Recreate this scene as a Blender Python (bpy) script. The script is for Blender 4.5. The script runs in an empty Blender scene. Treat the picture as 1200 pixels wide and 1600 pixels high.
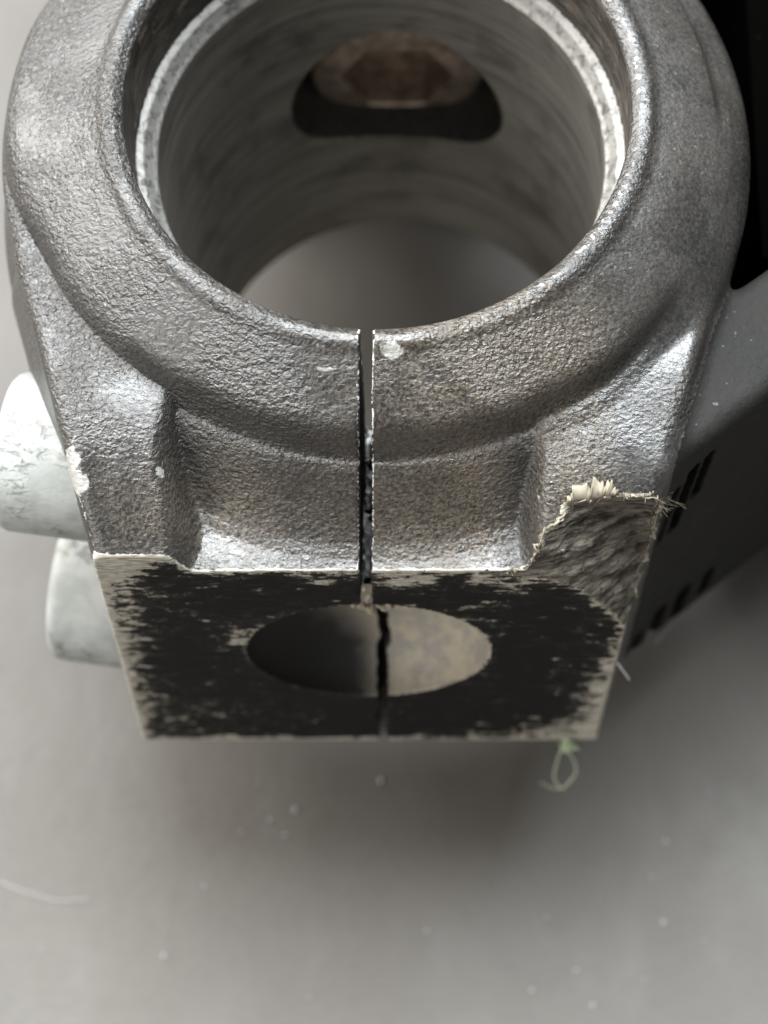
import bpy, bmesh, math, random
import numpy as np
from mathutils import Vector, Matrix

random.seed(7)
SC = bpy.context.scene
COL = SC.collection
MM = 0.001
TABLE = -54.0            # table height in the clamp's own millimetres (rim of the bore = 0)
LIFT = -TABLE            # so that the table lies at world z = 0

# ------------------------------------------------------------------ camera
def setup_camera():
    cd = bpy.data.cameras.new('camera')
    cam = bpy.data.objects.new('camera', cd)
    COL.objects.link(cam)
    cam.location = (0.43 * MM, -78.8 * MM, (128.35 + LIFT) * MM)
    cam.rotation_euler = (math.radians(90 - 67.68), 0, 0)
    cd.sensor_fit = 'VERTICAL'
    cd.sensor_height = 36.0
    cd.lens = 90.0
    cd.clip_start = 0.01
    cd.clip_end = 20.0
    cd.dof.use_dof = True
    cd.dof.focus_distance = 0.1455
    cd.dof.aperture_fstop = 36.0
    SC.camera = cam
setup_camera()

# ------------------------------------------------------------------ light
def setup_light():
    w = bpy.data.worlds.new('World')
    SC.world = w
    w.use_nodes = True
    bg = w.node_tree.nodes['Background']
    bg.inputs[0].default_value = (0.93, 0.97, 1.0, 1)
    bg.inputs[1].default_value = 0.20

    def area(name, loc, target, sx, sy, power, col):
        ld = bpy.data.lights.new(name, 'AREA')
        ld.shape = 'RECTANGLE'
        ld.size, ld.size_y = sx, sy
        ld.energy = power
        ld.color = col
        o = bpy.data.objects.new(name, ld)
        COL.objects.link(o)
        o.location = loc
        d = Vector(target) - Vector(loc)
        o.rotation_euler = d.to_track_quat('-Z', 'Y').to_euler()
    area('window_light', (-0.80, 0.48, 0.74), (0, 0, 0.03), 1.05, 1.10, 36.0, (1.0, 0.985, 0.96))
    area('room_light', (0.04, 0.46, 1.18), (0, 0, 0.03), 0.95, 0.75, 48.0, (0.90, 0.96, 1.0))
    area('front_fill_light', (-0.85, -0.62, 0.62), (0, 0, 0.03), 0.6, 0.6, 6.5, (1.0, 0.98, 0.95))  # added weak fill from front left, for the sawn face and torn corner
    vs = SC.view_settings
    vs.view_transform = 'Standard'
    vs.look = 'None'
    vs.exposure = 0.0
    vs.gamma = 1.0
    SC.cycles.max_bounces = 8
    SC.cycles.use_denoising = True
setup_light()

# ------------------------------------------------------------------ node helpers
class Mat:
    def __init__(self, name):
        self.m = bpy.data.materials.new(name)
        self.m.use_nodes = True
        self.t = self.m.node_tree
        self.bsdf = self.t.nodes['Principled BSDF']
        self.tc = self.t.nodes.new('ShaderNodeTexCoord')
        self.mp = {}

    def node(self, typ, **kw):
        n = self.t.nodes.new(typ)
        for k, v in kw.items():
            setattr(n, k, v)
        return n

    def link(self, a, b):
        self.t.links.new(a, b)

    def put(self, sock, v):
        if isinstance(v, bpy.types.NodeSocket):
            self.link(v, sock)
        elif isinstance(v, (tuple, list)) and len(v) == 3 and sock.type == 'RGBA':
            sock.default_value = (*v, 1)
        else:
            sock.default_value = v

    def coord(self, scale=(1, 1, 1), rot=(0, 0, 0)):
        """object coordinates in millimetres"""
        key = (scale, rot)
        if key not in self.mp:
            n = self.node('ShaderNodeMapping')
            n.inputs['Scale'].default_value = tuple(1000 * s for s in scale)
            n.inputs['Rotation'].default_value = rot
            self.link(self.tc.outputs['Object'], n.inputs['Vector'])
            self.mp[key] = n.outputs[0]
        return self.mp[key]

    def noise(self, s, detail=3.0, rough=0.5, dist=0.0, scale=(1, 1, 1), rot=(0, 0, 0)):
        n = self.node('ShaderNodeTexNoise')
        self.link(self.coord(scale, rot), n.inputs['Vector'])
        n.inputs['Scale'].default_value = s
        n.inputs['Detail'].default_value = detail
        n.inputs['Roughness'].default_value = rough
        n.inputs['Distortion'].default_value = dist
        return n.outputs['Fac']

    def voronoi(self, s, feature='F1', scale=(1, 1, 1), rand=1.0):
        n = self.node('ShaderNodeTexVoronoi', feature=feature)
        self.link(self.coord(scale), n.inputs['Vector'])
        n.inputs['Scale'].default_value = s
        n.inputs['Randomness'].default_value = rand
        return n.outputs['Distance']

    def math(self, op, a, b=0.0, clamp=False):
        n = self.node('ShaderNodeMath', operation=op)
        n.use_clamp = clamp
        self.put(n.inputs[0], a)
        self.put(n.inputs[1], b)
        return n.outputs[0]

    def ramp(self, v, lo, hi, a=0.0, b=1.0):
        n = self.node('ShaderNodeMapRange', interpolation_type='SMOOTHSTEP')
        self.put(n.inputs[0], v)
        n.inputs[1].default_value = lo
        n.inputs[2].default_value = hi
        n.inputs[3].default_value = a
        n.inputs[4].default_value = b
        return n.outputs[0]

    def mix(self, f, a, b):
        n = self.node('ShaderNodeMix', data_type='RGBA')
        self.put(n.inputs[0], f)
        self.put(n.inputs[6], a)
        self.put(n.inputs[7], b)
        return n.outputs[2]

    def attr(self, name):
        n = self.node('ShaderNodeAttribute', attribute_name=name)
        s = self.node('ShaderNodeSeparateColor')
        self.link(n.outputs['Color'], s.inputs[0])
        return s.outputs

    def bump(self, h, dist_mm, strength=1.0, prev=None):
        n = self.node('ShaderNodeBump')
        n.inputs['Strength'].default_value = strength
        n.inputs['Distance'].default_value = dist_mm * MM
        self.put(n.inputs['Height'], h)
        if prev is not None:
            self.link(prev, n.inputs['Normal'])
        return n.outputs[0]

    def out(self, base, rough, normal=None, metal=0.0, spec=0.5):
        b = self.bsdf.inputs
        self.put(b['Base Color'], base)
        self.put(b['Roughness'], rough)
        self.put(b['Metallic'], metal)
        self.put(b['Specular IOR Level'], spec)
        if normal is not None:
            self.link(normal, b['Normal'])
        return self.m


def mat_paint():
    """cast black paint with a leathery grain; attr wear: R bare edge and painted lip highlight, G brown dust, B pale scuffs and a pale band, A unused"""
    m = Mat('grained_black_paint')
    w = m.attr('wear_shading')
    crinkle = m.noise(3.4, 2.5, 0.55, 0.6)
    ridged = m.math('ABSOLUTE', m.math('SUBTRACT', crinkle, 0.5))
    fine = m.noise(7.0, 3, 0.6)
    low = m.noise(0.16, 3, 0.6)
    grit = m.noise(4.5, 2, 0.7, 0.5)
    base = m.mix(m.ramp(low, 0.35, 0.65), (0.011, 0.0115, 0.012), (0.023, 0.023, 0.0228))
    dust = m.math('MULTIPLY', w[1], m.ramp(m.math('ADD', grit, m.math('MULTIPLY', low, 0.4)), 0.52, 0.86))
    base = m.mix(m.math('MULTIPLY', w[1], 0.45), base, (0.036, 0.032, 0.025))
    base = m.mix(dust, base, (0.14, 0.11, 0.08))
    fleck = m.math('MULTIPLY', m.ramp(m.noise(3.2, 2, 0.6, 0.8), 0.66, 0.72), m.ramp(low, 0.4, 0.6, 0.15, 0.8))
    base = m.mix(m.math('MULTIPLY', fleck, 0.55), base, (0.30, 0.29, 0.265))
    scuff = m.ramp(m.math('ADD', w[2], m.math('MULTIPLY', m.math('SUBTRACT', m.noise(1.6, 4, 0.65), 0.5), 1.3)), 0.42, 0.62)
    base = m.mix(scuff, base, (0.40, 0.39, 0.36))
    bare = m.ramp(m.math('ADD', w[0], m.math('MULTIPLY', m.math('SUBTRACT', m.noise(2.2, 4, 0.65), 0.5), 1.1)), 0.42, 0.58)
    base = m.mix(bare, base, (0.56, 0.55, 0.51))
    rough = m.math('ADD', m.ramp(grit, 0.3, 0.7, 0.26, 0.42), m.ramp(m.noise(0.33, 3, 0.6), 0.42, 0.62, 0.0, 0.14))
    coarse = m.noise(3.0, 3, 0.55, 0.5, scale=(0.8, 1.15, 1.15))
    lumps = m.voronoi(4.2, 'SMOOTH_F1')
    h = m.math('ADD', m.math('MULTIPLY', ridged, -0.55), m.math('MULTIPLY', coarse, 1.0))
    h = m.math('ADD', h, m.math('MULTIPLY', lumps, -0.35))
    pit = m.ramp(h, 0.0, 0.42)
    base = m.mix(m.math('MULTIPLY', m.math('SUBTRACT', 1.0, pit), 0.3), base, (0.06, 0.053, 0.045))
    h = m.math('ADD', h, m.math('MULTIPLY', fine, 0.10))
    amt = m.ramp(m.noise(0.16, 3), 0.38, 0.6, 0.35, 1.1)
    h = m.math('MULTIPLY', h, m.math('MULTIPLY', amt, m.attr('grain')[0]))
    return m.out(base, rough, m.bump(h, 0.25, 1.0), spec=1.0)


def mat_smooth_paint():
    m = Mat('satin_black_paint')
    low = m.noise(0.2, 3, 0.6)
    base = m.mix(m.ramp(low, 0.3, 0.7), (0.012, 0.0115, 0.011), (0.022, 0.021, 0.019))
    sp = m.ramp(m.noise(3.0, 2, 0.6), 0.70, 0.75)
    base = m.mix(m.math('MULTIPLY', sp, 0.35), base, (0.3, 0.29, 0.26))
    h = m.math('ADD', m.noise(2.4, 3, 0.6, 0.5), m.math('MULTIPLY', m.noise(0.8, 2), 1.0))
    return m.out(base, m.ramp(low, 0.3, 0.7, 0.50, 0.62), m.bump(h, 0.07), spec=0.12)


def mat_face():
    """sawn face blackened with ink; attr wear: R bare patches"""
    m = Mat('inked_sawn_face')
    w = m.attr('wear_shading')
    streak = m.noise(1.0, 4, 0.65, 0.2, scale=(0.55, 1.5, 1.9))
    blot = m.noise(0.9, 4, 0.7, 0.6)
    k = m.math('ADD', m.math('MULTIPLY', m.math('SUBTRACT', streak, 0.5), 1.7), m.math('MULTIPLY', m.math('SUBTRACT', blot, 0.5), 1.2))
    k = m.math('ADD', k, m.math('MULTIPLY', m.math('SUBTRACT', m.noise(4.5, 3, 0.7, 0.3, scale=(0.5, 1, 1.6)), 0.5), 0.9))
    k = m.math('ADD', w[0], k)
    bare = m.ramp(k, 0.48, 0.60)
    worn = m.ramp(k, 0.20, 0.55)
    tone = m.noise(3.0, 4, 0.7, scale=(0.4, 1, 2.5))
    metal = m.mix(m.ramp(tone, 0.3, 0.7), (0.24, 0.21, 0.165), (0.74, 0.70, 0.60))
    ink = m.mix(m.noise(1.2, 3), (0.0035, 0.0035, 0.0034), (0.010, 0.0097, 0.0094))
    dusty = m.ramp(m.noise(6.0, 3, 0.75), 0.56, 0.8, 0, 0.22)
    ink = m.mix(dusty, ink, (0.09, 0.08, 0.07))
    ink = m.mix(m.math('MULTIPLY', worn, m.ramp(tone, 0.35, 0.7)), ink, (0.11, 0.097, 0.08))
    scr = m.ramp(m.noise(7.0, 2, 0.6, 0.1, scale=(0.07, 1, 1.3), rot=(0, 0.06, 0)), 0.60, 0.70, 0, 0.5)
    ink = m.mix(scr, ink, (0.05, 0.046, 0.041))
    base = m.mix(bare, ink, metal)
    lines = m.noise(6.0, 3, 0.6, scale=(0.12, 1, 1.4))
    h = m.math('ADD', m.math('MULTIPLY', lines, 0.5), m.math('MULTIPLY', bare, -0.4))
    return m.out(base, m.mix(bare, (0.62,) * 3, (0.5,) * 3), m.bump(h, 0.07), spec=0.14)


def mat_dimple():
    m = Mat('drilled_dimple_metal')
    w = m.attr('wear_shading')
    n1 = m.noise(0.7, 4, 0.65)
    n2 = m.noise(3.5, 3, 0.7)
    base = m.mix(m.ramp(n1, 0.4, 0.62), (0.36, 0.335, 0.29), (0.52, 0.45, 0.345))
    base = m.mix(m.ramp(n2, 0.55, 0.75, 0, 0.4), base, (0.74, 0.66, 0.52))
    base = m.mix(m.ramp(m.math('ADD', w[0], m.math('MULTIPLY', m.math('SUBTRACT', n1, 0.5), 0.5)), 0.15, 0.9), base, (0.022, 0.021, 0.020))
    return m.out(base, 0.5, m.bump(m.math('ADD', n2, m.noise(8, 2)), 0.05), spec=0.4)


def mat_gouge():
    m = Mat('torn_brown_gouge')
    lay = m.noise(0.9, 5, 0.7, 0.15, scale=(0.35, 1.0, 2.3), rot=(0, 0.10, 0))
    fib = m.noise(4.0, 4, 0.75, 0.0, scale=(0.30, 1.0, 1.5))
    base = m.mix(m.ramp(lay, 0.36, 0.62), (0.040, 0.034, 0.028), (0.27, 0.235, 0.19))
    base = m.mix(m.ramp(fib, 0.58, 0.75, 0, 0.45), base, (0.52, 0.465, 0.375))
    w = m.attr('wear_shading')
    base = m.mix(m.ramp(m.math('ADD', w[0], m.math('MULTIPLY', m.math('SUBTRACT', fib, 0.5), 1.0)), 0.5, 0.75), base, (0.55, 0.50, 0.40))
    h = m.math('ADD', lay, m.math('MULTIPLY', fib, 0.22))
    return m.out(base, 0.75, m.bump(h, 0.9), spec=0.25)


def mat_bore():
    m = Mat('worn_bore_metal')
    st = m.noise(1.0, 4, 0.65, 0.2, scale=(0.08, 0.08, 0.9), rot=(0.10, 0.12, 0))
    st2 = m.noise(4.5, 3, 0.6, 0.2, scale=(0.1, 0.1, 1.0), rot=(0.10, 0.12, 0))
    blot = m.noise(0.22, 3, 0.6)
    base = m.mix(m.ramp(st, 0.25, 0.75), (0.17, 0.16, 0.144), (0.36, 0.342, 0.31))
    base = m.mix(m.ramp(st2, 0.5, 0.8, 0, 0.5), base, (0.38, 0.365, 0.335))
    base = m.mix(m.ramp(blot, 0.48, 0.75, 0, 0.6), base, (0.06, 0.052, 0.043))
    h = m.math('ADD', m.math('MULTIPLY', st2, 0.6), m.noise(6, 3))
    return m.out(base, 0.42, m.bump(h, 0.03), metal=0.6)


def mat_cbore():
    m = Mat('stained_counterbore')
    st = m.noise(1.6, 4, 0.65, 0.4, scale=(0.25, 0.25, 1.0))
    bl = m.noise(0.7, 4, 0.7)
    base = m.mix(m.ramp(st, 0.35, 0.7), (0.022, 0.019, 0.016), (0.095, 0.082, 0.066))
    base = m.mix(m.ramp(bl, 0.55, 0.72, 0, 0.7), base, (0.22, 0.19, 0.15))
    return m.out(base, 0.6, m.bump(m.math('ADD', st, bl), 0.12), spec=0.35)


def mat_bare():
    m = Mat('scratched_bare_alloy')
    n = m.noise(1.6, 4, 0.6, 0.5)
    base = m.mix(m.ramp(n, 0.30, 0.55), (0.10, 0.096, 0.088), (0.29, 0.28, 0.26))
    base = m.mix(m.ramp(m.noise(1.3, 4, 0.7), 0.60, 0.68, 0, 0.7), base, (0.10, 0.09, 0.075))
    return m.out(base, 0.5, m.bump(n, 0.10), metal=0.4)


def mat_bolt():
    m = Mat('chalky_white_zinc')
    n = m.noise(0.5, 4, 0.6)
    base = m.mix(m.ramp(n, 0.35, 0.65), (0.30, 0.31, 0.295), (0.40, 0.41, 0.39))
    scr = m.noise(1.0, 4, 0.7, 0.8, scale=(0.9, 2.2, 0.5), rot=(0.5, 0, 0))
    zone = m.ramp(m.noise(0.21, 1, 0.5, 0, scale=(1.0, 1.3, 0.9)), 0.52, 0.62)
    sc = m.math('MULTIPLY', m.ramp(scr, 0.50, 0.60), zone)
    base = m.mix(m.math('MULTIPLY', sc, 0.5), base, (0.13, 0.122, 0.105))
    base = m.mix(m.ramp(m.noise(0.28, 3, 0.6), 0.68, 0.76, 0, 0.3), base, (0.45, 0.40, 0.26))
    h = m.math('ADD', m.math('MULTIPLY', sc, -0.8), m.math('MULTIPLY', m.noise(1.4, 4, 0.6), 0.5))
    return m.out(base, 0.6, m.bump(h, 0.08), metal=0.0, spec=0.3)


def mat_rusty():
    m = Mat('brown_oxidised_steel')
    n = m.noise(0.6, 4, 0.6)
    base = m.mix(m.ramp(n, 0.3, 0.7), (0.28, 0.21, 0.165), (0.58, 0.46, 0.38))
    return m.out(base, 0.42, m.bump(m.noise(3, 3), 0.05), metal=0.5)


def mat_black():
    m = Mat('dull_black_fill')
    n = m.ramp(m.noise(2.0, 2), 0.74, 0.78)
    base = m.mix(m.math('MULTIPLY', n, 0.5), (0.0012, 0.0011, 0.001), (0.06, 0.055, 0.045))
    return m.out(base, 1.0, m.bump(m.noise(1.5, 3), 0.05), spec=0.0)


def mat_table():
    m = Mat('grey_table_laminate')
    a = m.noise(0.055, 4, 0.55)
    b = m.noise(0.9, 3, 0.6)
    c = m.noise(0.16, 4, 0.6, 0.3, scale=(1, 0.5, 1))
    base = m.mix(m.ramp(a, 0.3, 0.7), (0.100, 0.090, 0.078), (0.112, 0.101, 0.088))
    base = m.mix(m.ramp(c, 0.4, 0.7, 0, 0.22), base, (0.135, 0.127, 0.116))
    base = m.mix(m.ramp(b, 0.45, 0.8, 0, 0.22), base, (0.068, 0.063, 0.057))
    return m.out(base, m.ramp(c, 0.3, 0.7, 0.5, 0.62), m.bump(m.math('ADD', b, m.noise(0.35, 2)), 0.05), spec=0.4)


def mat_plain(name, col, rough=0.8, trans=0.0):
    m = Mat(name)
    n = m.noise(2.0, 3)
    base = m.mix(n, tuple(c * 0.75 for c in col), tuple(min(1, c * 1.2) for c in col))
    m.bsdf.inputs['Transmission Weight'].default_value = trans
    return m.out(base, rough, None, spec=0.3)

M_PAINT, M_SMOOTH, M_FACE, M_DIMPLE, M_GOUGE = mat_paint(), mat_smooth_paint(), mat_face(), mat_dimple(), mat_gouge()
M_BORE, M_BARE, M_BOLT, M_RUST, M_BLACK, M_TABLE = mat_bore(), mat_bare(), mat_bolt(), mat_rusty(), mat_black(), mat_table()
M_CBORE = mat_cbore()
M_SLIT = mat_plain('matt_slit_wall', (0.035, 0.03, 0.025), 0.95)  # dark matt brown on the slit walls
M_FIBRE = mat_plain('pale_frayed_fibre', (0.30, 0.262, 0.20))
M_CRUMB = mat_plain('tan_metal_crumb', (0.34, 0.29, 0.22))
M_GREEN = mat_plain('pale_green_thread', (0.72, 0.82, 0.56), 0.7)
M_LINT = mat_plain('pale_lint', (0.55, 0.53, 0.50))
M_DUST = mat_plain('white_dust', (0.38, 0.37, 0.355))

# ------------------------------------------------------------------ object helpers
def link_mesh(name, verts, faces, mat, parent=None, smooth=True):
    me = bpy.data.meshes.new(name)
    me.from_pydata([tuple(v) for v in verts], [], [tuple(f) for f in faces])
    me.materials.append(mat)
    if smooth:
        me.polygons.foreach_set('use_smooth', [True] * len(me.polygons))
    o = bpy.data.objects.new(name, me)
    COL.objects.link(o)
    if parent is not None:
        o.parent = parent
    return o

def bm_obj(name, bm, mat, parent=None, smooth=True):
    me = bpy.data.meshes.new(name)
    bmesh.ops.recalc_face_normals(bm, faces=bm.faces)
    if smooth:
        for e in bm.edges:
            if len(e.link_faces) == 2 and e.calc_face_angle(0) > math.radians(28):
                e.smooth = False
    bm.to_mesh(me)
    bm.free()
    me.materials.append(mat)
    if smooth:
        me.polygons.foreach_set('use_smooth', [True] * len(me.polygons))
    o = bpy.data.objects.new(name, me)
    COL.objects.link(o)
    if parent is not None:
        o.parent = parent
    return o

def tag(o, label=None, cat=None, kind=None, group=None):
    if label: o['label'] = label
    if cat: o['category'] = cat
    if kind: o['kind'] = kind
    if group: o['group'] = group
    return o

def tube(verts, faces, pts, rad, sides=5):
    """append a tapered tube along pts (mm) to verts / faces, in metres"""
    n0 = len(verts)
    pts = [Vector(p) for p in pts]
    up = Vector((0.3, 0.2, 0.9)).normalized()
    for i, p in enumerate(pts):
        t = (pts[min(i + 1, len(pts) - 1)] - pts[max(i - 1, 0)]).normalized()
        a = t.cross(up)
        a = a.normalized() if a.length > 1e-4 else Vector((1, 0, 0))
        b = t.cross(a)
        r = rad(i / (len(pts) - 1)) if callable(rad) else rad
        for k in range(sides):
            th = 2 * math.pi * k / sides
            verts.append((p + a * (r * math.cos(th)) + b * (r * math.sin(th))) * MM)
    for i in range(len(pts) - 1):
        for k in range(sides):
            q = n0 + i * sides
            faces.append((q + k, q + (k + 1) % sides, q + sides + (k + 1) % sides, q + sides + k))

def catmull(pts, n=6):
    P = [Vector(p) for p in pts]
    P = [P[0] * 2 - P[1]] + P + [P[-1] * 2 - P[-2]]
    out = []
    for i in range(1, len(P) - 2):
        for k in range(n):
            t = k / n
            a, b, c, d = P[i - 1:i + 3]
            out.append(0.5 * ((2 * b) + (c - a) * t + (2 * a - 5 * b + 4 * c - d) * t * t + (3 * b - 3 * c + d - a) * t ** 3))
    out.append(P[-2])
    return out

# ------------------------------------------------------------------ the clamp's shape as a distance field (mm)
F32 = np.float32
def sstep(x, a, b):
    t = np.clip((x - a) / (b - a), 0, 1)
    return t * t * (3 - 2 * t)

def smax(a, b, k):
    h = np.maximum(k - np.abs(a - b), 0) / k
    return np.maximum(a, b) + h * h * k * 0.25

def smin(a, b, k):
    return -smax(-a, -b, k)

_rng = np.random.RandomState(3)
_LAT = _rng.rand(32, 32, 32).astype(F32)
def vnoise(x, y, z, f):
    x, y, z = np.broadcast_arrays(np.asarray(x) * f + 100, np.asarray(y) * f + 100, np.asarray(z) * f + 100)
    ix, iy, iz = np.floor(x).astype(int), np.floor(y).astype(int), np.floor(z).astype(int)
    fx, fy, fz = x - ix, y - iy, z - iz
    fx, fy, fz = fx * fx * (3 - 2 * fx), fy * fy * (3 - 2 * fy), fz * fz * (3 - 2 * fz)
    r = 0
    for a in (0, 1):
        for b in (0, 1):
            for c in (0, 1):
                r = r + _LAT[(ix + a) % 32, (iy + b) % 32, (iz + c) % 32] * (fx if a else 1 - fx) * (fy if b else 1 - fy) * (fz if c else 1 - fz)
    return r

_pr = np.array([(0, -.6), (14.6, -.6), (15.0, -.3), (15.4, 0), (16.0, -.1), (16.35, -.55), (17.0, -.95), (18.5, -1.95), (19.5, -2.7), (20.0, -3.5),
                (20.2, -5.3), (20.4, -6.1), (20.75, -6.0), (21.3, -6.7), (22.3, -8.6), (23.0, -9.8), (23.8, -10.7), (24.7, -11.1), (28, -11.3), (60, -12)])
_rr = np.arange(0, 60, 0.05)
_pz = np.interp(_rr, _pr[:, 0], _pr[:, 1])
_ly = np.arange(-40, 60, 0.1)
_lz = np.interp(_ly, [-30, 4, 9, 14, 20.3, 25.2, 40], [-8, -7.0, -5.6, -4.9, -6.3, -9.4, -20])
_ll = np.interp(_ly, [-30, 6, 18, 20.3, 25.2, 40], [-4.3, -4.7, -5.0, -5.8, -9.3, -20])
_ll = np.convolve(np.pad(_ll, 10, mode='edge'), np.ones(21) / 21, 'valid')
_lz = np.convolve(np.pad(_lz, 15, mode='edge'), np.ones(31) / 31, 'valid')
_g = np.exp(-np.linspace(-2.5, 2.5, 15) ** 2 / 2); _g /= _g.sum()
_pz = np.convolve(np.pad(_pz, 7, mode='edge'), _g, 'valid')

def top(x, y):
    """height of the upper surface over the plan"""
    r = np.sqrt(x * x + y * y)
    sh = (1.1 + 1.2 * sstep(y, -9, 0)) * np.clip((-x - 10) / 11, 0, 1) + 0.35 * sstep(x, 9, 14)
    re = np.where(r > 16.4, 16.4 + (r - 16.4) * 3.8 / (3.8 + sh), r)
    ring = np.interp(re, _rr, _pz)
    # lugs on both sides of the front pocket
    lug = np.interp(-y, _ly, _ll)
    left = lug - 9 * sstep(x + 0.35 * np.sin((y + 22.0) * 0.8), -12.7, -8.2) - 30 * sstep(x, -9.9, -4)
    rlug = np.interp(-y, _ly, _lz)
    dome = np.interp(r, [0, 15, 16, 16.35, 17, 18, 19, 20, 21, 22.5, 24], [0, 0, -.12, -.55, -.85, -1.35, -1.95, -2.65, -3.5, -5.3, -8])
    wd = sstep(x, 8, 16) * sstep(y, -17, -9)
    wd = wd * sstep(r, 15.9, 17.2)
    ring = ring * (1 - wd) + dome * wd
    right = rlug - 9 * sstep(-x, -9.9, -6.4) - 30 * sstep(-x, -6.4, -1)
    # shallow groove cut behind the right shoulder
    ring = ring - 0.75 * sstep(r, 19.9, 20.5) * (1 - sstep(r, 20.6, 22.6)) * sstep(x, 8, 12) * sstep(y, -1.0, 4.0)
    t = smax(ring, left, 0.25 + 1.1 * sstep(-y, 17.5, 20.5))
    return smax(t, right, 1.6)

ND = (0.78, 0.6258)      # along the side arm
NN = (0.6258, -0.78)     # out of its wall

SLOTS = [(-.3, -16.8, 3.8, .42), (0.95, -14.8, 3.8, .40), (2.2, -14.0, 4.4, .46), (3.5, -12.2, 2.9, .42),
         (0.5, -36.0, 1.8, .45), (2.3, -35.2, 2.8, .6), (4.4, -34.8, 2.8, .6), (6.7, -34.4, 2.0, .5)]
FACE_K = 0.065

def comps(x, y, z):
    """named distance components of the casting"""
    r = np.sqrt(x * x + y * y)
    # plan outline
    nl = np.array((-0.963, -0.270)); nr = np.array((0.957, -0.290))
    circ = r - 22.5
    sideL = nl[0] * x + nl[1] * y - 22.62
    sideR = nr[0] * x + nr[1] * y - 22.05
    wedge = smax(smax(sideL, sideR, 0.5), y + 7.0, 1.0)
    plan = smin(circ, wedge, 0.5)
    plan = plan - 0.9 * sstep(-z, 7, 14) * sstep(y, -19, -14) * sstep(-x, 10, 16)
    face = -(y + 24.52 - FACE_K * z)
    ftop = (z - top(x, y)) * 0.72
    body = smax(ftop, plan, 0.9)
    body = smax(body, -38.6 - z, 0.25)
    # side arm with its vented wall
    s = ND[0] * x + ND[1] * y
    q = NN[0] * x + NN[1] * y
    off = 26.7 + 0.7 * np.clip((-z - 7) / 31, 0, 1) ** 1.4
    thick = 3.1 + 2.0 * np.exp(-np.clip(s + 2, 0, None) / 5.0)
    slab = np.abs(q - off + thick) - thick
    arm = smax(slab, z + 7.0 - 0.02 * s, 1.3)
    arm = smax(arm, -38.0 - z, 1.0)
    arm = smax(arm, -0.3 - s, 1.0)
    for (sc, zc, hl, hw) in SLOTS:
        ds = s - sc - 0.1 * (z - zc)
        dz = np.maximum(np.abs(z - zc) - (hl - hw), 0)
        arm = smax(arm, hw - np.sqrt(ds * ds + dz * dz), 0.06)
    return body, face, arm, r, plan, ftop

ARC = ((-40, 4.0, 5.2, 6.0, 8.2, 10.6, 12.0, 13.05, 14.0, 14.8, 16.0, 18.0), (20, 0.0, -9.0, -10.9, -11.4, -12.3, -13.6, -15.1, -16.7, -18.4, -21.0, -26))
def cuts(x, y, z):
    bx = x - 0.0369 * (-z); by = y + 0.012 * (-z)
    rb = np.sqrt(bx * bx + by * by)
    # bore: rim wall r 15, shoulder at 6.5, bore r 13.5
    rad = np.interp(-z, [-5, 0, .5, 5.9, 6.0, 6.6, 6.85, 60], [15.0, 15.0, 14.8, 14.72, 14.25, 13.8, 13.5, 13.5])
    bore = rad - rb
    slit_c = np.where(z > -16.4, -0.55 + 0.012 * z * -1.0 - 0.025 * np.clip(-y - 15, 0, 12), 0.40 + 0.10 * np.sin(z * 1.9) + 0.07 * np.sin(z * 4.3 + 1) )
    slit_w = np.where(z > -16.4, 0.36, 0.30) + 0.10 * (vnoise(x * 0, y, z, 2.2) - .5)
    slit = np.maximum(slit_w - np.abs(x - slit_c), y + 10)
    slit = np.where(y + 10 > 0, -5.0, slit_w - np.abs(x - slit_c))
    # drilled dimple in the face
    dx, dy, dz = (x + 0.55) / 7.6, (y + 25.5) / 4.3, (z + 23.4) / 7.3
    k = np.sqrt(dx * dx + dy * dy + dz * dz)
    dimple = (1 - k) * 4.6
    # window in the far wall
    wx, wz = x - 1.3, z + 21.0
    win = smax(np.sqrt((wx / 1.0) ** 2 + wz ** 2) - 7.1, -wz - 6.0, 2.4)
    window = -np.where(y > 5, win, 5.0)
    # torn corner
    arc = np.interp(x, ARC[0], ARC[1])
    gl = 0.40 * (vnoise(x * .4, y, z * 1.6, 0.8) - .5) * 2 + 0.16 * (vnoise(x * .6, y, z * 2.2, 2.6) - .5) * 2
    dzz = -smax(-(z - arc), -6.0 + 0 * x, 2.5)
    g = (-(y + 24.52 - FACE_K * z) + (0.14 + 0.36 * sstep(x, 7.0, 11.5)) * dzz + gl * sstep(dzz, -0.2, 1.2)) * 0.87 
    return bore, slit, dimple, window, g

def sdf(x, y, z):
    body, face, arm, r, plan, ftop = comps(x, y, z)
    bore, slit, dimple, window, g = cuts(x, y, z)
    f = smax(body, face, 0.12)
    f = smin(f, arm, 1.1)
    f = smax(f, g, 0.12)
    f = smax(f, dimple, 0.1)
    f = np.maximum(f, np.where(z > -16.4, slit, np.minimum(slit, f + 2.0 * np.clip((z + 38.5) / 6, 0.12, 1))))
    f = smax(f, bore, 0.12)
    f = np.maximum(f, window)
    return f

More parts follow.
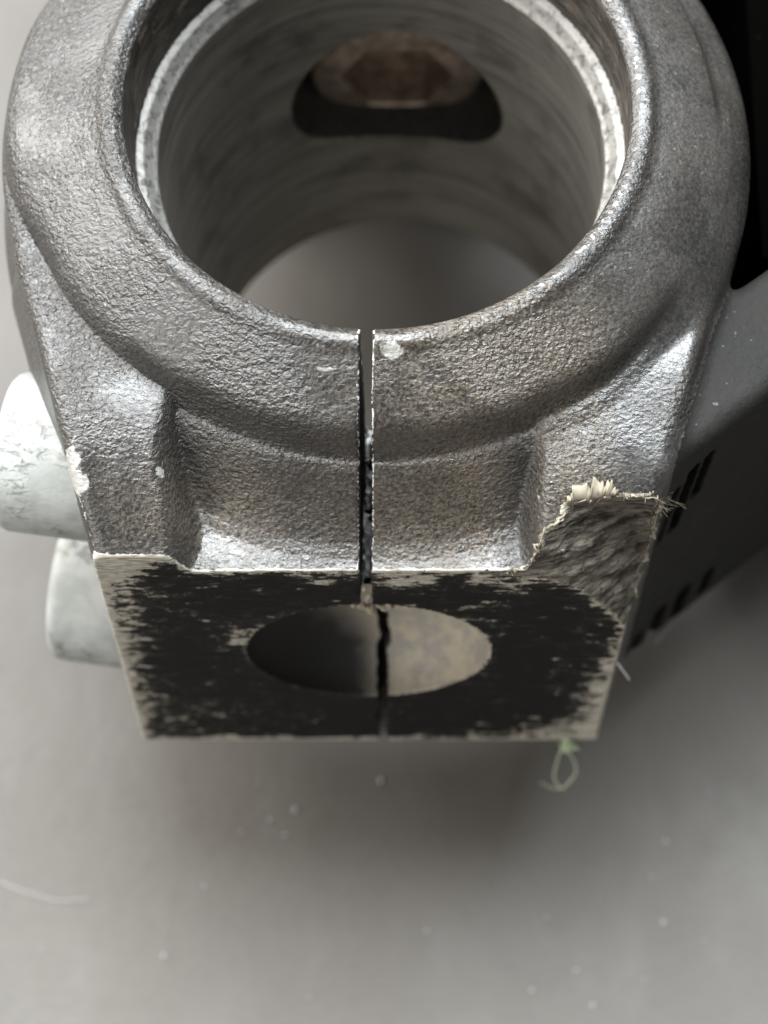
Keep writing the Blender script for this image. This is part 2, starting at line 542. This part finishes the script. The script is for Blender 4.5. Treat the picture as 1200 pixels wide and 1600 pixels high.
def surface_nets(h, lo, hi):
    xs, ys, zs = (np.arange(lo[i], hi[i], h).astype(F32) for i in range(3))
    nx, ny, nz = len(xs), len(ys), len(zs)
    V = np.empty((nx, ny, nz), F32)
    st = 24
    for i in range(0, nx, st):
        V[i:i + st] = sdf(xs[i:i + st, None, None], ys[None, :, None], zs[None, None, :])
    S = V < 0
    c = np.zeros((nx - 1, ny - 1, nz - 1), np.int8)
    for a in (0, 1):
        for b in (0, 1):
            for d in (0, 1):
                c += S[a:nx - 1 + a, b:ny - 1 + b, d:nz - 1 + d]
    act = (c > 0) & (c < 8)
    I = np.argwhere(act)
    idx = np.full(act.shape, -1, np.int32)
    idx[act] = np.arange(len(I))
    corners = np.array([(a, b, d) for a in (0, 1) for b in (0, 1) for d in (0, 1)])
    cv = np.stack([V[I[:, 0] + a, I[:, 1] + b, I[:, 2] + d] for a, b, d in corners], 1)
    acc = np.zeros((len(I), 3)); cnt = np.zeros(len(I))
    for i in range(8):
        for j in range(i + 1, 8):
            if np.abs(corners[i] - corners[j]).sum() != 1:
                continue
            va, vb = cv[:, i], cv[:, j]
            m = (va < 0) != (vb < 0)
            t = np.where(m, va / np.where(va == vb, 1, va - vb), 0)
            p = corners[i][None] + t[:, None] * (corners[j] - corners[i])[None]
            acc += p * m[:, None]; cnt += m
    P = np.array(lo)[None] + (I + acc / cnt[:, None]) * h
    Q = []
    for ax in range(3):
        b, d = (ax + 1) % 3, (ax + 2) % 3
        s0 = [slice(None)] * 3; s1 = [slice(None)] * 3
        s0[ax] = slice(0, -1); s1[ax] = slice(1, None)
        A, B = S[tuple(s0)], S[tuple(s1)]
        E = np.argwhere(A != B)
        sgn = A[A != B]
        n = np.array(V.shape)
        ok = (E[:, b] > 0) & (E[:, b] < n[b] - 1) & (E[:, d] > 0) & (E[:, d] < n[d] - 1)
        E, sgn = E[ok], sgn[ok]
        def cell(ob, od):
            e = E.copy(); e[:, b] += ob; e[:, d] += od
            return idx[e[:, 0], e[:, 1], e[:, 2]]
        q = np.stack([cell(-1, -1), cell(0, -1), cell(0, 0), cell(-1, 0)], 1)
        q[~sgn] = q[~sgn][:, ::-1]
        Q.append(q)
    return P, np.concatenate(Q)

def grad(P, e=0.03):
    g = np.empty_like(P)
    for i in range(3):
        d = np.zeros(3); d[i] = e
        a, b = P + d, P - d
        g[:, i] = (sdf(a[:, 0], a[:, 1], a[:, 2]) - sdf(b[:, 0], b[:, 1], b[:, 2])) / (2 * e)
    return g

def build_casting(root):
    P, Q = surface_nets(0.19, (-24.5, -28.5, -39.5), (33.0, 24.0, 1.0))
    P = P.astype(np.float64)
    for _ in range(2):
        g = grad(P)
        f = sdf(P[:, 0], P[:, 1], P[:, 2])
        st = f / np.maximum((g * g).sum(1), 0.05)
        P -= np.clip(g * st[:, None], -0.1, 0.1)
    N = grad(P, 0.05)
    N /= np.maximum(np.linalg.norm(N, axis=1), 1e-6)[:, None]
    C = P[Q].mean(1)
    def classify(p):
        x, y, z = p.T
        body, face, arm, r, plan, ftop = comps(x, y, z)
        bore, slit, dimple, window, g = cuts(x, y, z)
        cand = np.stack([np.abs(body) if False else -np.ones_like(x) * 9, face, g, bore, dimple], 1)
        reg = np.zeros(len(p), int)
        tol = 0.09
        inarm = (arm < 0.25) & (arm < body)
        reg[(np.abs(face) < tol) & (body < 0.08) & (g < 0.02) & (y < -20)] = 1
        reg[(np.abs(dimple) < tol) & (y < -20) & (face < 0.05)] = 4
        reg[inarm & (np.abs(slit) > 0.06)] = 5
        reg[(np.abs(g) < tol) & (smin(body, arm, .9) < 0.05) & (face < 0.05) & (x > 4) & (x < 17.5)] = 2
        shoulder = (np.abs(bore) < tol) & (z <= -5.85) & (z > -6.75)
        reg[(np.abs(bore) < tol) & (z <= -6.75)] = 3
        reg[(np.abs(bore) < tol) & (z > -5.85) & (z < -0.5)] = 7
        reg[shoulder] = 6
        reg[(np.abs(slit) < 0.07) & (bore < -0.05) & (body < -0.04) & (y < -10)] = 8
        return reg
    reg = classify(C)
    # wear channels on the vertices
    x, y, z = P.T
    body, face, arm, r, plan, ftop = comps(x, y, z)
    bore, slit, dimple, window, g = cuts(x, y, z)
    R = np.zeros(len(P)); G = np.zeros(len(P)); B = np.zeros(len(P))
    def blob(cx, cy, cz, s):
        return np.exp(-(((x - cx) / s[0]) ** 2 + ((y - cy) / s[1]) ** 2 + ((z - cz) / s[2]) ** 2))
    front = np.exp(-np.abs(face) / 0.16) + 0.6 * np.exp(-np.abs(g) / 0.16)
    R_body = front * 1.0
    R_body += 0.75 * np.exp(-np.abs(slit) / 0.10) * (np.abs(slit) < 1) * (y < -14)
    R_body += (0.14 + 0.22 * sstep(x, 2, 10)) * np.exp(-((r - 15.35) / 0.45) ** 2) * (z > -1.2) + 0.05 * np.exp(-((r - 15.3) / 0.7) ** 2) * (z > -1.5)  # right lip paler: its highlight is put into the colour
    R_body += 0.45 * np.exp(-np.abs(plan - ftop) / 0.5) * sstep(-y, 18, 21) * (x < 0)
    B_body = 0.8 * blob(-17.4, -20.3, -6.5, (.8, 1.3, 2.0)) + 0.75 * blob(-16.9, -21.6, -7.3, (.7, .6, 1.5)) + 0.9 * blob(-12.4, -20.9, -6.1, (.35, .35, 1.5))
    B_body += 0.6 * blob(-2.6, -17.0, -.9, (1.6, .16, 1)) + 0.65 * blob(0.9, -16.3, -.5, (.8, .5, 1)) + 0.42 * blob(9.3, -22.6, -8, (.32, 2.2, 3))  # last term: pale band down the pocket's right wall
    B_body += 0.35 * blob(-3, -15.9, -.2, (7, .6, 1))
    G_body = 0.20 + 0.75 * sstep(x, -6, 6) * sstep(-y, 10, 16) * (1 - sstep(x, 11, 15)) + 1.0 * blob(-8.6, -22.5, -9, (2.6, 2.5, 4)) + 0.4 * blob(-14, -23, -7.5, (3, 2.5, 3))
    G_body *= 1 - 0.85 * np.exp(-((x - 8.4) / 1.5) ** 2) * sstep(-y, 18, 20)
    G_body += 0.4 * blob(2, -22, -9, (7, 2, 4))
    edge = -np.maximum(body, g)
    R_face = 0.50 * np.exp(-edge / 0.25) + 0.30 * np.exp(-edge / 1.4) + 0.02
    R_face += 0.6 * blob(-15.0, -25.3, -10.4, (2.0, 9, 2.4)) + 0.36 * blob(-15.5, -26, -20, (1.9, 9, 12))
    R_face += 0.55 * blob(1.9, -25.4, -12.6, (2.4, 9, 1.1)) + 0.5 * blob(-3.2, -25.4, -12.6, (1.0, 9, .5))
    R_face += 0.36 * blob(14.2, -26, -32, (2.0, 9, 9)) + 0.26 * blob(-12, -26, -34, (5, 9, 4)) + 0.36 * blob(11, -26, -37.0, (5, 9, 2.4)) + 0.30 * blob(0, -26, -38.6, (18, 9, .7)) + 0.30 * blob(-8.6, -26, -21, (1.5, 9, 2)) + .2 * blob(-12, -26, -16, (3, 9, 2.5)) + 0.16 * blob(-8, -26, -21, (3, 9, 3))
    R_face += 0.35 * np.exp(-np.abs(dimple) / 0.25) * (z > -27)
    R_gouge = 0.6 * np.exp(-np.abs(np.maximum(body, face)) / 0.35) + 0.3 * blob(10, -24, -8, (2, 3, 2))
    R_dim = sstep(-x, -3.5, 7.0) * 0.95 + 0.5 * sstep(-z, 26, 31) * sstep(-x, -4, 3)  # dark left side: ink plus shading put into the colour
    GR = 1.0 - 0.82 * sstep(x, 6, 14) * sstep(y, -19, -12) - 0.25 * sstep(-y, 17, 21)
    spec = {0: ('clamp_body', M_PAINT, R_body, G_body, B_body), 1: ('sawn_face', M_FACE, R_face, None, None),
            2: ('torn_corner', M_GOUGE, R_gouge, None, None), 3: ('bore_wall', M_BORE, None, None, None),
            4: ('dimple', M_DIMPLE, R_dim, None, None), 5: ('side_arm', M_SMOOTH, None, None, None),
            8: ('slit_wall', M_SLIT, None, None, None), 6: ('bore_shoulder', M_BARE, None, None, None), 7: ('counterbore', M_CBORE, None, None, None)}
    GR = np.maximum(GR, 0.8 * (1 - sstep(r, 16.0, 16.9)))
    for k, (nm, mat, r_, g_, b_) in spec.items():
        q = Q[reg == k]
        if not len(q):
            print('EMPTY', nm); continue
        used, inv = np.unique(q, return_inverse=True)
        q = inv.reshape(q.shape)
        me = bpy.data.meshes.new(nm)
        me.vertices.add(len(used)); me.loops.add(q.size); me.polygons.add(len(q))
        me.vertices.foreach_set('co', (P[used] * MM).ravel())
        me.loops.foreach_set('vertex_index', q.ravel())
        me.polygons.foreach_set('loop_start', np.arange(0, q.size, 4))
        me.polygons.foreach_set('loop_total', np.full(len(q), 4))
        me.update(calc_edges=True)
        me.validate()
        me.polygons.foreach_set('use_smooth', [True] * len(me.polygons))
        me.normals_split_custom_set_from_vertices(N[used].tolist())
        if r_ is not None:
            at = me.color_attributes.new('wear_shading', 'FLOAT_COLOR', 'POINT')
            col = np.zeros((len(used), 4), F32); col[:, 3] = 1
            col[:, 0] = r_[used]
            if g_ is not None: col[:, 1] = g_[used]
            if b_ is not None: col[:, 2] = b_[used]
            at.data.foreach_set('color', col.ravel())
            if k == 0:
                at = me.color_attributes.new('grain', 'FLOAT_COLOR', 'POINT')
                gr = GR[used][:, None] * np.ones((1, 4))
                at.data.foreach_set('color', gr.astype(F32).ravel())
        me.materials.append(mat)
        o = bpy.data.objects.new(nm, me)
        COL.objects.link(o)
        o.parent = root
        print(nm, len(q))

# ------------------------------------------------------------------ the setting
def build_table():
    bm = bmesh.new()
    bmesh.ops.create_cube(bm, size=1)
    bmesh.ops.scale(bm, vec=(1.4, 1.0, 0.02), verts=bm.verts)
    bmesh.ops.translate(bm, vec=(0, 0, -0.01), verts=bm.verts)
    bmesh.ops.bevel(bm, geom=bm.edges[:], offset=0.002, segments=2, affect='EDGES')
    t = bm_obj('tabletop', bm, M_TABLE, smooth=False)
    tag(t, kind='structure')
build_table()

# ------------------------------------------------------------------ the clamp
root = bpy.data.objects.new('stem_clamp', None)
COL.objects.link(root)
root.location = (0, 0, LIFT * MM)
tag(root, 'worn black cast clamp with split ring, sawn inked front face and round bore', 'clamp')
build_casting(root)

def lathe(prof, n=48, close=False):
    """prof: (axial, radius) along +X; returns bmesh in metres"""
    bm = bmesh.new()
    rings = []
    for a, r in prof:
        if r < 1e-6:
            rings.append([bm.verts.new((a * MM, 0, 0))])
        else:
            rings.append([bm.verts.new((a * MM, r * MM * math.cos(2 * math.pi * k / n), r * MM * math.sin(2 * math.pi * k / n))) for k in range(n)])
    for p, q in zip(rings, rings[1:]):
        if len(p) == 1 and len(q) == 1: continue
        for k in range(n):
            j = (k + 1) % n
            if len(p) == 1: bm.faces.new((p[0], q[k], q[j]))
            elif len(q) == 1: bm.faces.new((p[k], p[j], q[0]))
            else: bm.faces.new((p[k], p[j], q[j], q[k]))
    return bm

def hex_socket_head(bm_prof, face_a, rs, hexr, depth, n=48):
    """lathe the head, then bridge its face rim to a hexagonal recess"""
    bm = lathe(bm_prof, n)
    bm.verts.ensure_lookup_table()
    rim = bm.verts[-n:]
    hx = []
    for k in range(n):
        th = 2 * math.pi * k / n
        m6 = (th + math.pi / 6) % (math.pi / 3) - math.pi / 6
        rr = hexr * math.cos(math.pi / 6) / math.cos(m6)
        hx.append((rr * math.cos(th + math.pi / 6), rr * math.sin(th + math.pi / 6)))
    # rotate so that a vertex points along +Z
    sgn = 1 if depth > 0 else -1
    cur = list(rim)
    def ring(a, k):
        return [bm.verts.new((a * MM, p[0] * k * MM, p[1] * k * MM)) for p in hx]
    sh = n // 12
    for a, k in ((face_a, 1.06), (face_a + 0.25 * sgn, 1.0), (face_a + depth, 1.0)):
        nw = ring(a, k)
        nw = nw[-sh:] + nw[:-sh]
        for i in range(n):
            j = (i + 1) % n
            bm.faces.new((cur[i], cur[j], nw[j], nw[i]))
        cur = nw
    c = bm.verts.new(((face_a + depth * 1.1) * MM, 0, 0))
    for i in range(n):
        bm.faces.new((cur[i], cur[(i + 1) % n], c))
    return bm

def pinch_bolt(loc, seed):
    # axis +X points into the clamp; head face at 0
    prof = [(11.0, 2.5), (8.1, 2.5), (8.0, 4.95), (0.75, 4.92), (0.35, 4.75), (0.1, 4.45), (0.0, 4.1)]
    bm = hex_socket_head(prof, 0.0, 4.1, 2.4, 2.6)
    rnd = random.Random(seed)
    for v in bm.verts:     # dents
        v.co += Vector((rnd.uniform(-1, 1), rnd.uniform(-1, 1), rnd.uniform(-1, 1))) * 0.0
    o = bm_obj('pinch_bolt', bm, M_BOLT, root)
    o.location = Vector(loc) * MM
    o.rotation_euler = (seed * 1.3, 0, math.radians(-8))
    return o
b1 = pinch_bolt((-22.7, -15.6, -15.6), 1)
b1['label'] = 'chalky white bolt head with dark scratches, upper of two'
b2 = pinch_bolt((-21.0, -18.9, -30.2), 2)
b2['label'] = 'chalky white bolt head, lower of two'

def socket_bolt():
    prof = [(9.0, 2.6), (5.6, 2.6), (5.5, 6.1), (0.9, 6.1), (0.25, 5.75), (0.0, 5.2)]
    bm = hex_socket_head(prof, 0.0, 5.2, 3.9, 2.8)
    o = bm_obj('socket_bolt', bm, M_RUST, root)
    o.location = Vector((1.35, 15.6, -23.2)) * MM
    o.rotation_euler = (0, 0, math.radians(90))
    o['label'] = 'brown hex socket bolt seen through the window in the bore wall'
socket_bolt()

def block(name, lo, hi, mat, bev, parent):
    bm = bmesh.new()
    bmesh.ops.create_cube(bm, size=1)
    for v in bm.verts:
        v.co = Vector([(lo[i] + (v.co[i] + .5) * (hi[i] - lo[i])) * MM for i in range(3)])
    bmesh.ops.bevel(bm, geom=bm.edges[:], offset=bev * MM, segments=4, affect='EDGES')
    return bm_obj(name, bm, mat, parent)
block('extension', (-17, 23.7, TABLE), (17, 58, -6), M_SMOOTH, 4, root)
block('dark_fill_block', (24.5, -5, TABLE), (62, 46, -13), M_BLACK, 3, root)  # invented block, fills the dark gap behind the side arm with black

# ------------------------------------------------------------------ frayed fibres along the torn corner
def snap(p, it=6):
    p = np.array([p], float)
    for _ in range(it):
        g = grad(p); f = sdf(p[:, 0], p[:, 1], p[:, 2])
        p -= g * (f / np.maximum((g * g).sum(1), .05))[:, None]
    return Vector(p[0])

def rim_point(p):
    """nearest point where the tear meets the painted skin (or the sawn face)"""
    p = np.array(p, float)
    def two(q):
        b, fc, arm, r, plan, ft = comps(*q)
        g = cuts(*q)[4]
        return np.array([float(np.maximum(b, fc)), float(g)])
    for _ in range(12):
        f = two(p)
        J = np.stack([(two(p + d) - f) / .02 for d in np.eye(3) * .02], 1)
        p = p - np.clip(np.linalg.pinv(J, rcond=.05) @ f, -.5, .5)
    return Vector(p)

def frayed():
    rnd = random.Random(11)
    V, Fc = [], []
    path = catmull([(7.7, -25.3, -11.4), (9.2, -24.6, -9.6), (11.0, -23.6, -8.2), (12.6, -23.0, -7.6), (14.0, -22.6, -7.8), (15.4, -22.3, -9.4),
                    (15.9, -22.6, -12.0), (15.6, -23.6, -15.0), (14.6, -25.4, -18.0)], 24)
    path = [rim_point(p) for p in path]
    n = len(path)
    for i in range(420):
        u = rnd.random()
        base = snap(path[min(n - 1, int(u * n))] + Vector((rnd.gauss(0, .12), rnd.gauss(0, .12), rnd.gauss(0, .15))))
        tuft = 1.0 if .3 < u < .72 else .45
        L = rnd.uniform(.10, .38) * tuft
        d = Vector((rnd.gauss(0.25 if u > .5 else -.1, .5), rnd.gauss(-.35, .35), rnd.gauss(.55 if u < .6 else .1, .5))).normalized()
        c = Vector((rnd.gauss(0, 1.1), rnd.gauss(0, .6), rnd.gauss(-.4, 1.0)))
        pts = [base - d * .08 + d * (L * t) + c * (L * t * t * .6) for t in (0, .3, .6, 1)]
        r0 = rnd.uniform(.010, .024)
        tube(V, Fc, pts, lambda t: r0 * (1 - .6 * t), 4)
    # the pale lip that runs along the tear
    lip = list(path)
    lip = [p + Vector((rnd.gauss(0, .10), rnd.gauss(0, .10), rnd.gauss(0, .08))) for p in lip]
    tube(V, Fc, lip, lambda t: .055 + .035 * math.sin(t * 60) + .02 * math.sin(t * 141), 6)
    # a folded flap of torn ridges at the top of the tear, smaller ones by the right edge
    for (u0, u1, m, L, r1) in ((.48, .72, 26, .32, .055), (.74, .84, 12, .45, .05)):
        for i in range(m):
            u = u0 + (u1 - u0) * (i + rnd.random()) / m
            b = path[min(n - 1, int(u * n))]
            k = math.sin(math.pi * (u - u0) / (u1 - u0)) * .8 + .25
            out = Vector((1.1 * (u - .43), .78 + rnd.gauss(0, .08), .74)).normalized()
            pts = []
            for t in (0, .25, .5, .75, 1):
                q = b + out * (L * k * t * rnd.uniform(.9, 1.1)) + Vector((rnd.gauss(0, .03), -.10 * t + rnd.gauss(0, .03), -.1 * t * t))
                pts.append(q)
            rr = r1 * rnd.uniform(.6, 1.3)
            tube(V, Fc, pts, lambda t: rr * (1.1 - .7 * t), 5)
    def flap(u0, u1, L, lean, nu=44, nv=7):
        # a folded sheet of torn skin with ridges and a ragged end, closed into a solid
        n0 = len(V)
        ph = [rnd.uniform(0, 6) for _ in range(4)]
        for side in (0, 1):
            for i in range(nu):
                f = i / (nu - 1)
                b = path[min(n - 1, int((u0 + (u1 - u0) * f) * n))]
                prof = math.sin(math.pi * (.08 + .84 * f)) ** .7
                rag = 1 + .20 * math.sin(f * 23 + ph[0]) + .16 * math.sin(f * 61 + ph[1]) + rnd.uniform(-.22, .12) * (1 - side)
                for k in range(nv):
                    t = k / (nv - 1)
                    dirn = Vector((lean + .55 * (f - .5), .78, .62)).normalized()
                    p = b + dirn * (L * prof * rag * t)
                    ridge = .06 * math.sin(f * 40 + ph[2] + t * .8) + .05 * math.sin(f * 90 + ph[3] - t)
                    p += Vector((-.05, -.62, .78)) * (ridge * (.4 + .6 * t) + .16 * math.sin(t * 3.0) + .12 - (.14 if side else 0))
                    V.append(p * MM)
        def vi(side, i, k): return n0 + (side * nu + i) * nv + k
        for i in range(nu - 1):
            for k in range(nv - 1):
                Fc.append((vi(0, i, k), vi(0, i + 1, k), vi(0, i + 1, k + 1), vi(0, i, k + 1)))
                Fc.append((vi(1, i, k), vi(1, i, k + 1), vi(1, i + 1, k + 1), vi(1, i + 1, k)))
            Fc.append((vi(0, i, nv - 1), vi(0, i + 1, nv - 1), vi(1, i + 1, nv - 1), vi(1, i, nv - 1)))
            Fc.append((vi(0, i, 0), vi(1, i, 0), vi(1, i + 1, 0), vi(0, i + 1, 0)))
        for k in range(nv - 1):
            Fc.append((vi(0, 0, k), vi(0, 0, k + 1), vi(1, 0, k + 1), vi(1, 0, k)))
            Fc.append((vi(0, nu - 1, k), vi(1, nu - 1, k), vi(1, nu - 1, k + 1), vi(0, nu - 1, k + 1)))
    flap(.30, .47, 1.0, .10)
    flap(.60, .74, .4, .35, 30, 5)
    for (cx, cy, cz, m, sp, L) in ((16.3, -21.6, -9.6, 40, .22, .8), (16.9, -20.9, -10.6, 30, .25, .7)):
        for i in range(m):
            b = snap((cx + rnd.gauss(0, sp), cy + rnd.gauss(0, sp * .5), cz + rnd.gauss(0, sp)))
            d = Vector((rnd.gauss(.2, .35), rnd.gauss(.0, .3), rnd.gauss(.5, .5))).normalized()
            c = Vector((rnd.gauss(0, .9), rnd.gauss(-.3, .5), rnd.gauss(-.5, .6)))
            l = L * rnd.uniform(.2, .8)
            r0 = rnd.uniform(.012, .04)
            tube(V, Fc, [b - d * .1 + d * (l * t) + c * (l * t * t * .9) for t in (0, .25, .5, .75, 1)], lambda t: r0 * (1 - .5 * t), 4)
    o = link_mesh('frayed_edge', V, Fc, M_FIBRE, root)
    o['kind'] = 'stuff'
frayed()

def crumbs():
    """tan swarf stuck where the slit jogs, and burrs along the slit"""
    rnd = random.Random(5)
    bm = bmesh.new()
    spots = [(-.9, -25.45, -16.3, .32), (-.35, -25.55, -16.6, .40), (.35, -25.5, -16.4, .36), (.8, -25.45, -16.2, .30), (-.55, -25.3, -15.4, .26), (-1.4, -25.45, -16.2, .2), (-.7, -25.2, -14.3, .16)]
    for (x, y, z, r) in spots:
        m = Matrix.Translation(Vector((x, y, z)) * MM) @ Matrix.Rotation(rnd.random() * 6, 4, Vector((rnd.random(), rnd.random(), 1)))
        g = bmesh.ops.create_icosphere(bm, subdivisions=3, radius=r * MM, matrix=m)
        for v in g['verts']:
            p = v.co / MM
            v.co += (v.co - Vector((x, y, z)) * MM) * float((vnoise(p.x, p.y, p.z, 3.5) - .5) * 1.1)
    bm_obj('burr', bm, M_CRUMB, root)
crumbs()

# ------------------------------------------------------------------ loose fibres and dust (top-level things)
def strand(name, pts, rad, mat, label, cat, n=8):
    V, Fc = [], []
    P = catmull(pts, n)
    c = P[0].copy()
    tube(V, Fc, [p - c for p in P], rad, 6)
    o = link_mesh(name, V, Fc, mat)
    o.location = (c + Vector((0, 0, LIFT))) * MM
    return tag(o, label, cat)
def thread():
    V, Fc = [], []
    o0 = Vector((12.6, -27.2, -38.5))
    main = catmull([(0, .1, .5), (.1, -.15, -.2), (-.15, -.5, -.9), (-.45, -1.2, -2.4), (-.6, -1.9, -4.0), (-.2, -2.4, -5.2), (.1, -2.6, -5.5), (.7, -2.3, -5.0), (1.3, -1.7, -3.8), (1.2, -1.2, -2.6), (.7, -.7, -1.4), (.25, -.3, -.5)], 8)
    main = [p * .78 for p in main]
    tube(V, Fc, main, .036, 6)
    tube(V, Fc, catmull([(.1, -2.6, -5.5), (-.6, -2.6, -5.5), (-1.2, -2.4, -5.2), (-1.8, -2.2, -4.9)], 8), .032, 6)
    V[:] = V[:len(main) * 6] + [v * .78 for v in V[len(main) * 6:]]
    rnd = random.Random(4)
    for i in range(40):
        b = Vector((rnd.gauss(.15, .22), rnd.gauss(-.1, .1), rnd.gauss(0, .35)))
        d = Vector((rnd.gauss(0, .5), rnd.gauss(-.2, .4), rnd.gauss(0, .7)))
        tube(V, Fc, [b, b + d * .35, b + d * .6 + Vector((rnd.gauss(0, .2), 0, rnd.gauss(0, .2)))], .045, 4)
    o = link_mesh('green_thread', V, Fc, M_GREEN)
    o.location = (o0 + Vector((0, 0, LIFT))) * MM
    tag(o, 'tiny looped pale green thread hanging from the bottom right edge of the sawn face', 'thread')
thread()
strand('loose_hair', [(19.3, -19.6, -40.0), (20.6, -18.0, -40.5), (22.3, -15.9, -40.8)], .035, M_LINT,
       'fine pale hair slanting across the shaded tabletop right of the clamp', 'hair')
strand('lint_fibre', [(-27.5, -33.0, TABLE + .1), (-25.5, -33.8, TABLE + .12), (-23.2, -34.4, TABLE + .12), (-21.0, -34.3, TABLE + .1)], .035, M_LINT,
       'faint curved pale lint fibre lying on the tabletop left of the clamp', 'lint')
strand('edge_bristle', [(15.2, -25.9, -25.6), (15.6, -26.3, -26.0), (16.1, -26.6, -27.0)], .05, M_LINT,
       'short stiff pale bristle sticking out of the right edge of the sawn face', 'bristle')

def dust():
    rnd = random.Random(21)
    bm = bmesh.new()
    big = [(-8.9, -25.6), (-6.1, -27.6), (-7.9, -28.4), (-6.8, -29.5), (-10.0, -29.3), (-12.6, -33.3), (-4.9, -41.4), (11.0, -40.9), (3.5, -36.6), (19.9, -32.6), (12.2, -35.6), (14.2, -39.5), (21.0, -30.0), (0.2, -25.4), (-15.4, -38.4), (20.6, -36.0), (15.3, -42.0)]
    big += [(rnd.uniform(-26, 26), rnd.uniform(-45, -24)) for _ in range(30)]
    for i, (x, y) in enumerate(big):
        r = rnd.uniform(.09, .19) if i < 17 else rnd.uniform(.03, .08)
        m = Matrix.Translation(Vector((x, y, TABLE + LIFT + r * .5)) * MM) @ Matrix.Diagonal((1, rnd.uniform(.6, 1.4), .7, 1))
        bmesh.ops.create_icosphere(bm, subdivisions=1, radius=r * MM, matrix=m)
    o = bm_obj('dust_specks', bm, M_DUST)
    tag(o, 'scattered white dust specks on the grey tabletop', 'dust', kind='stuff')
dust()
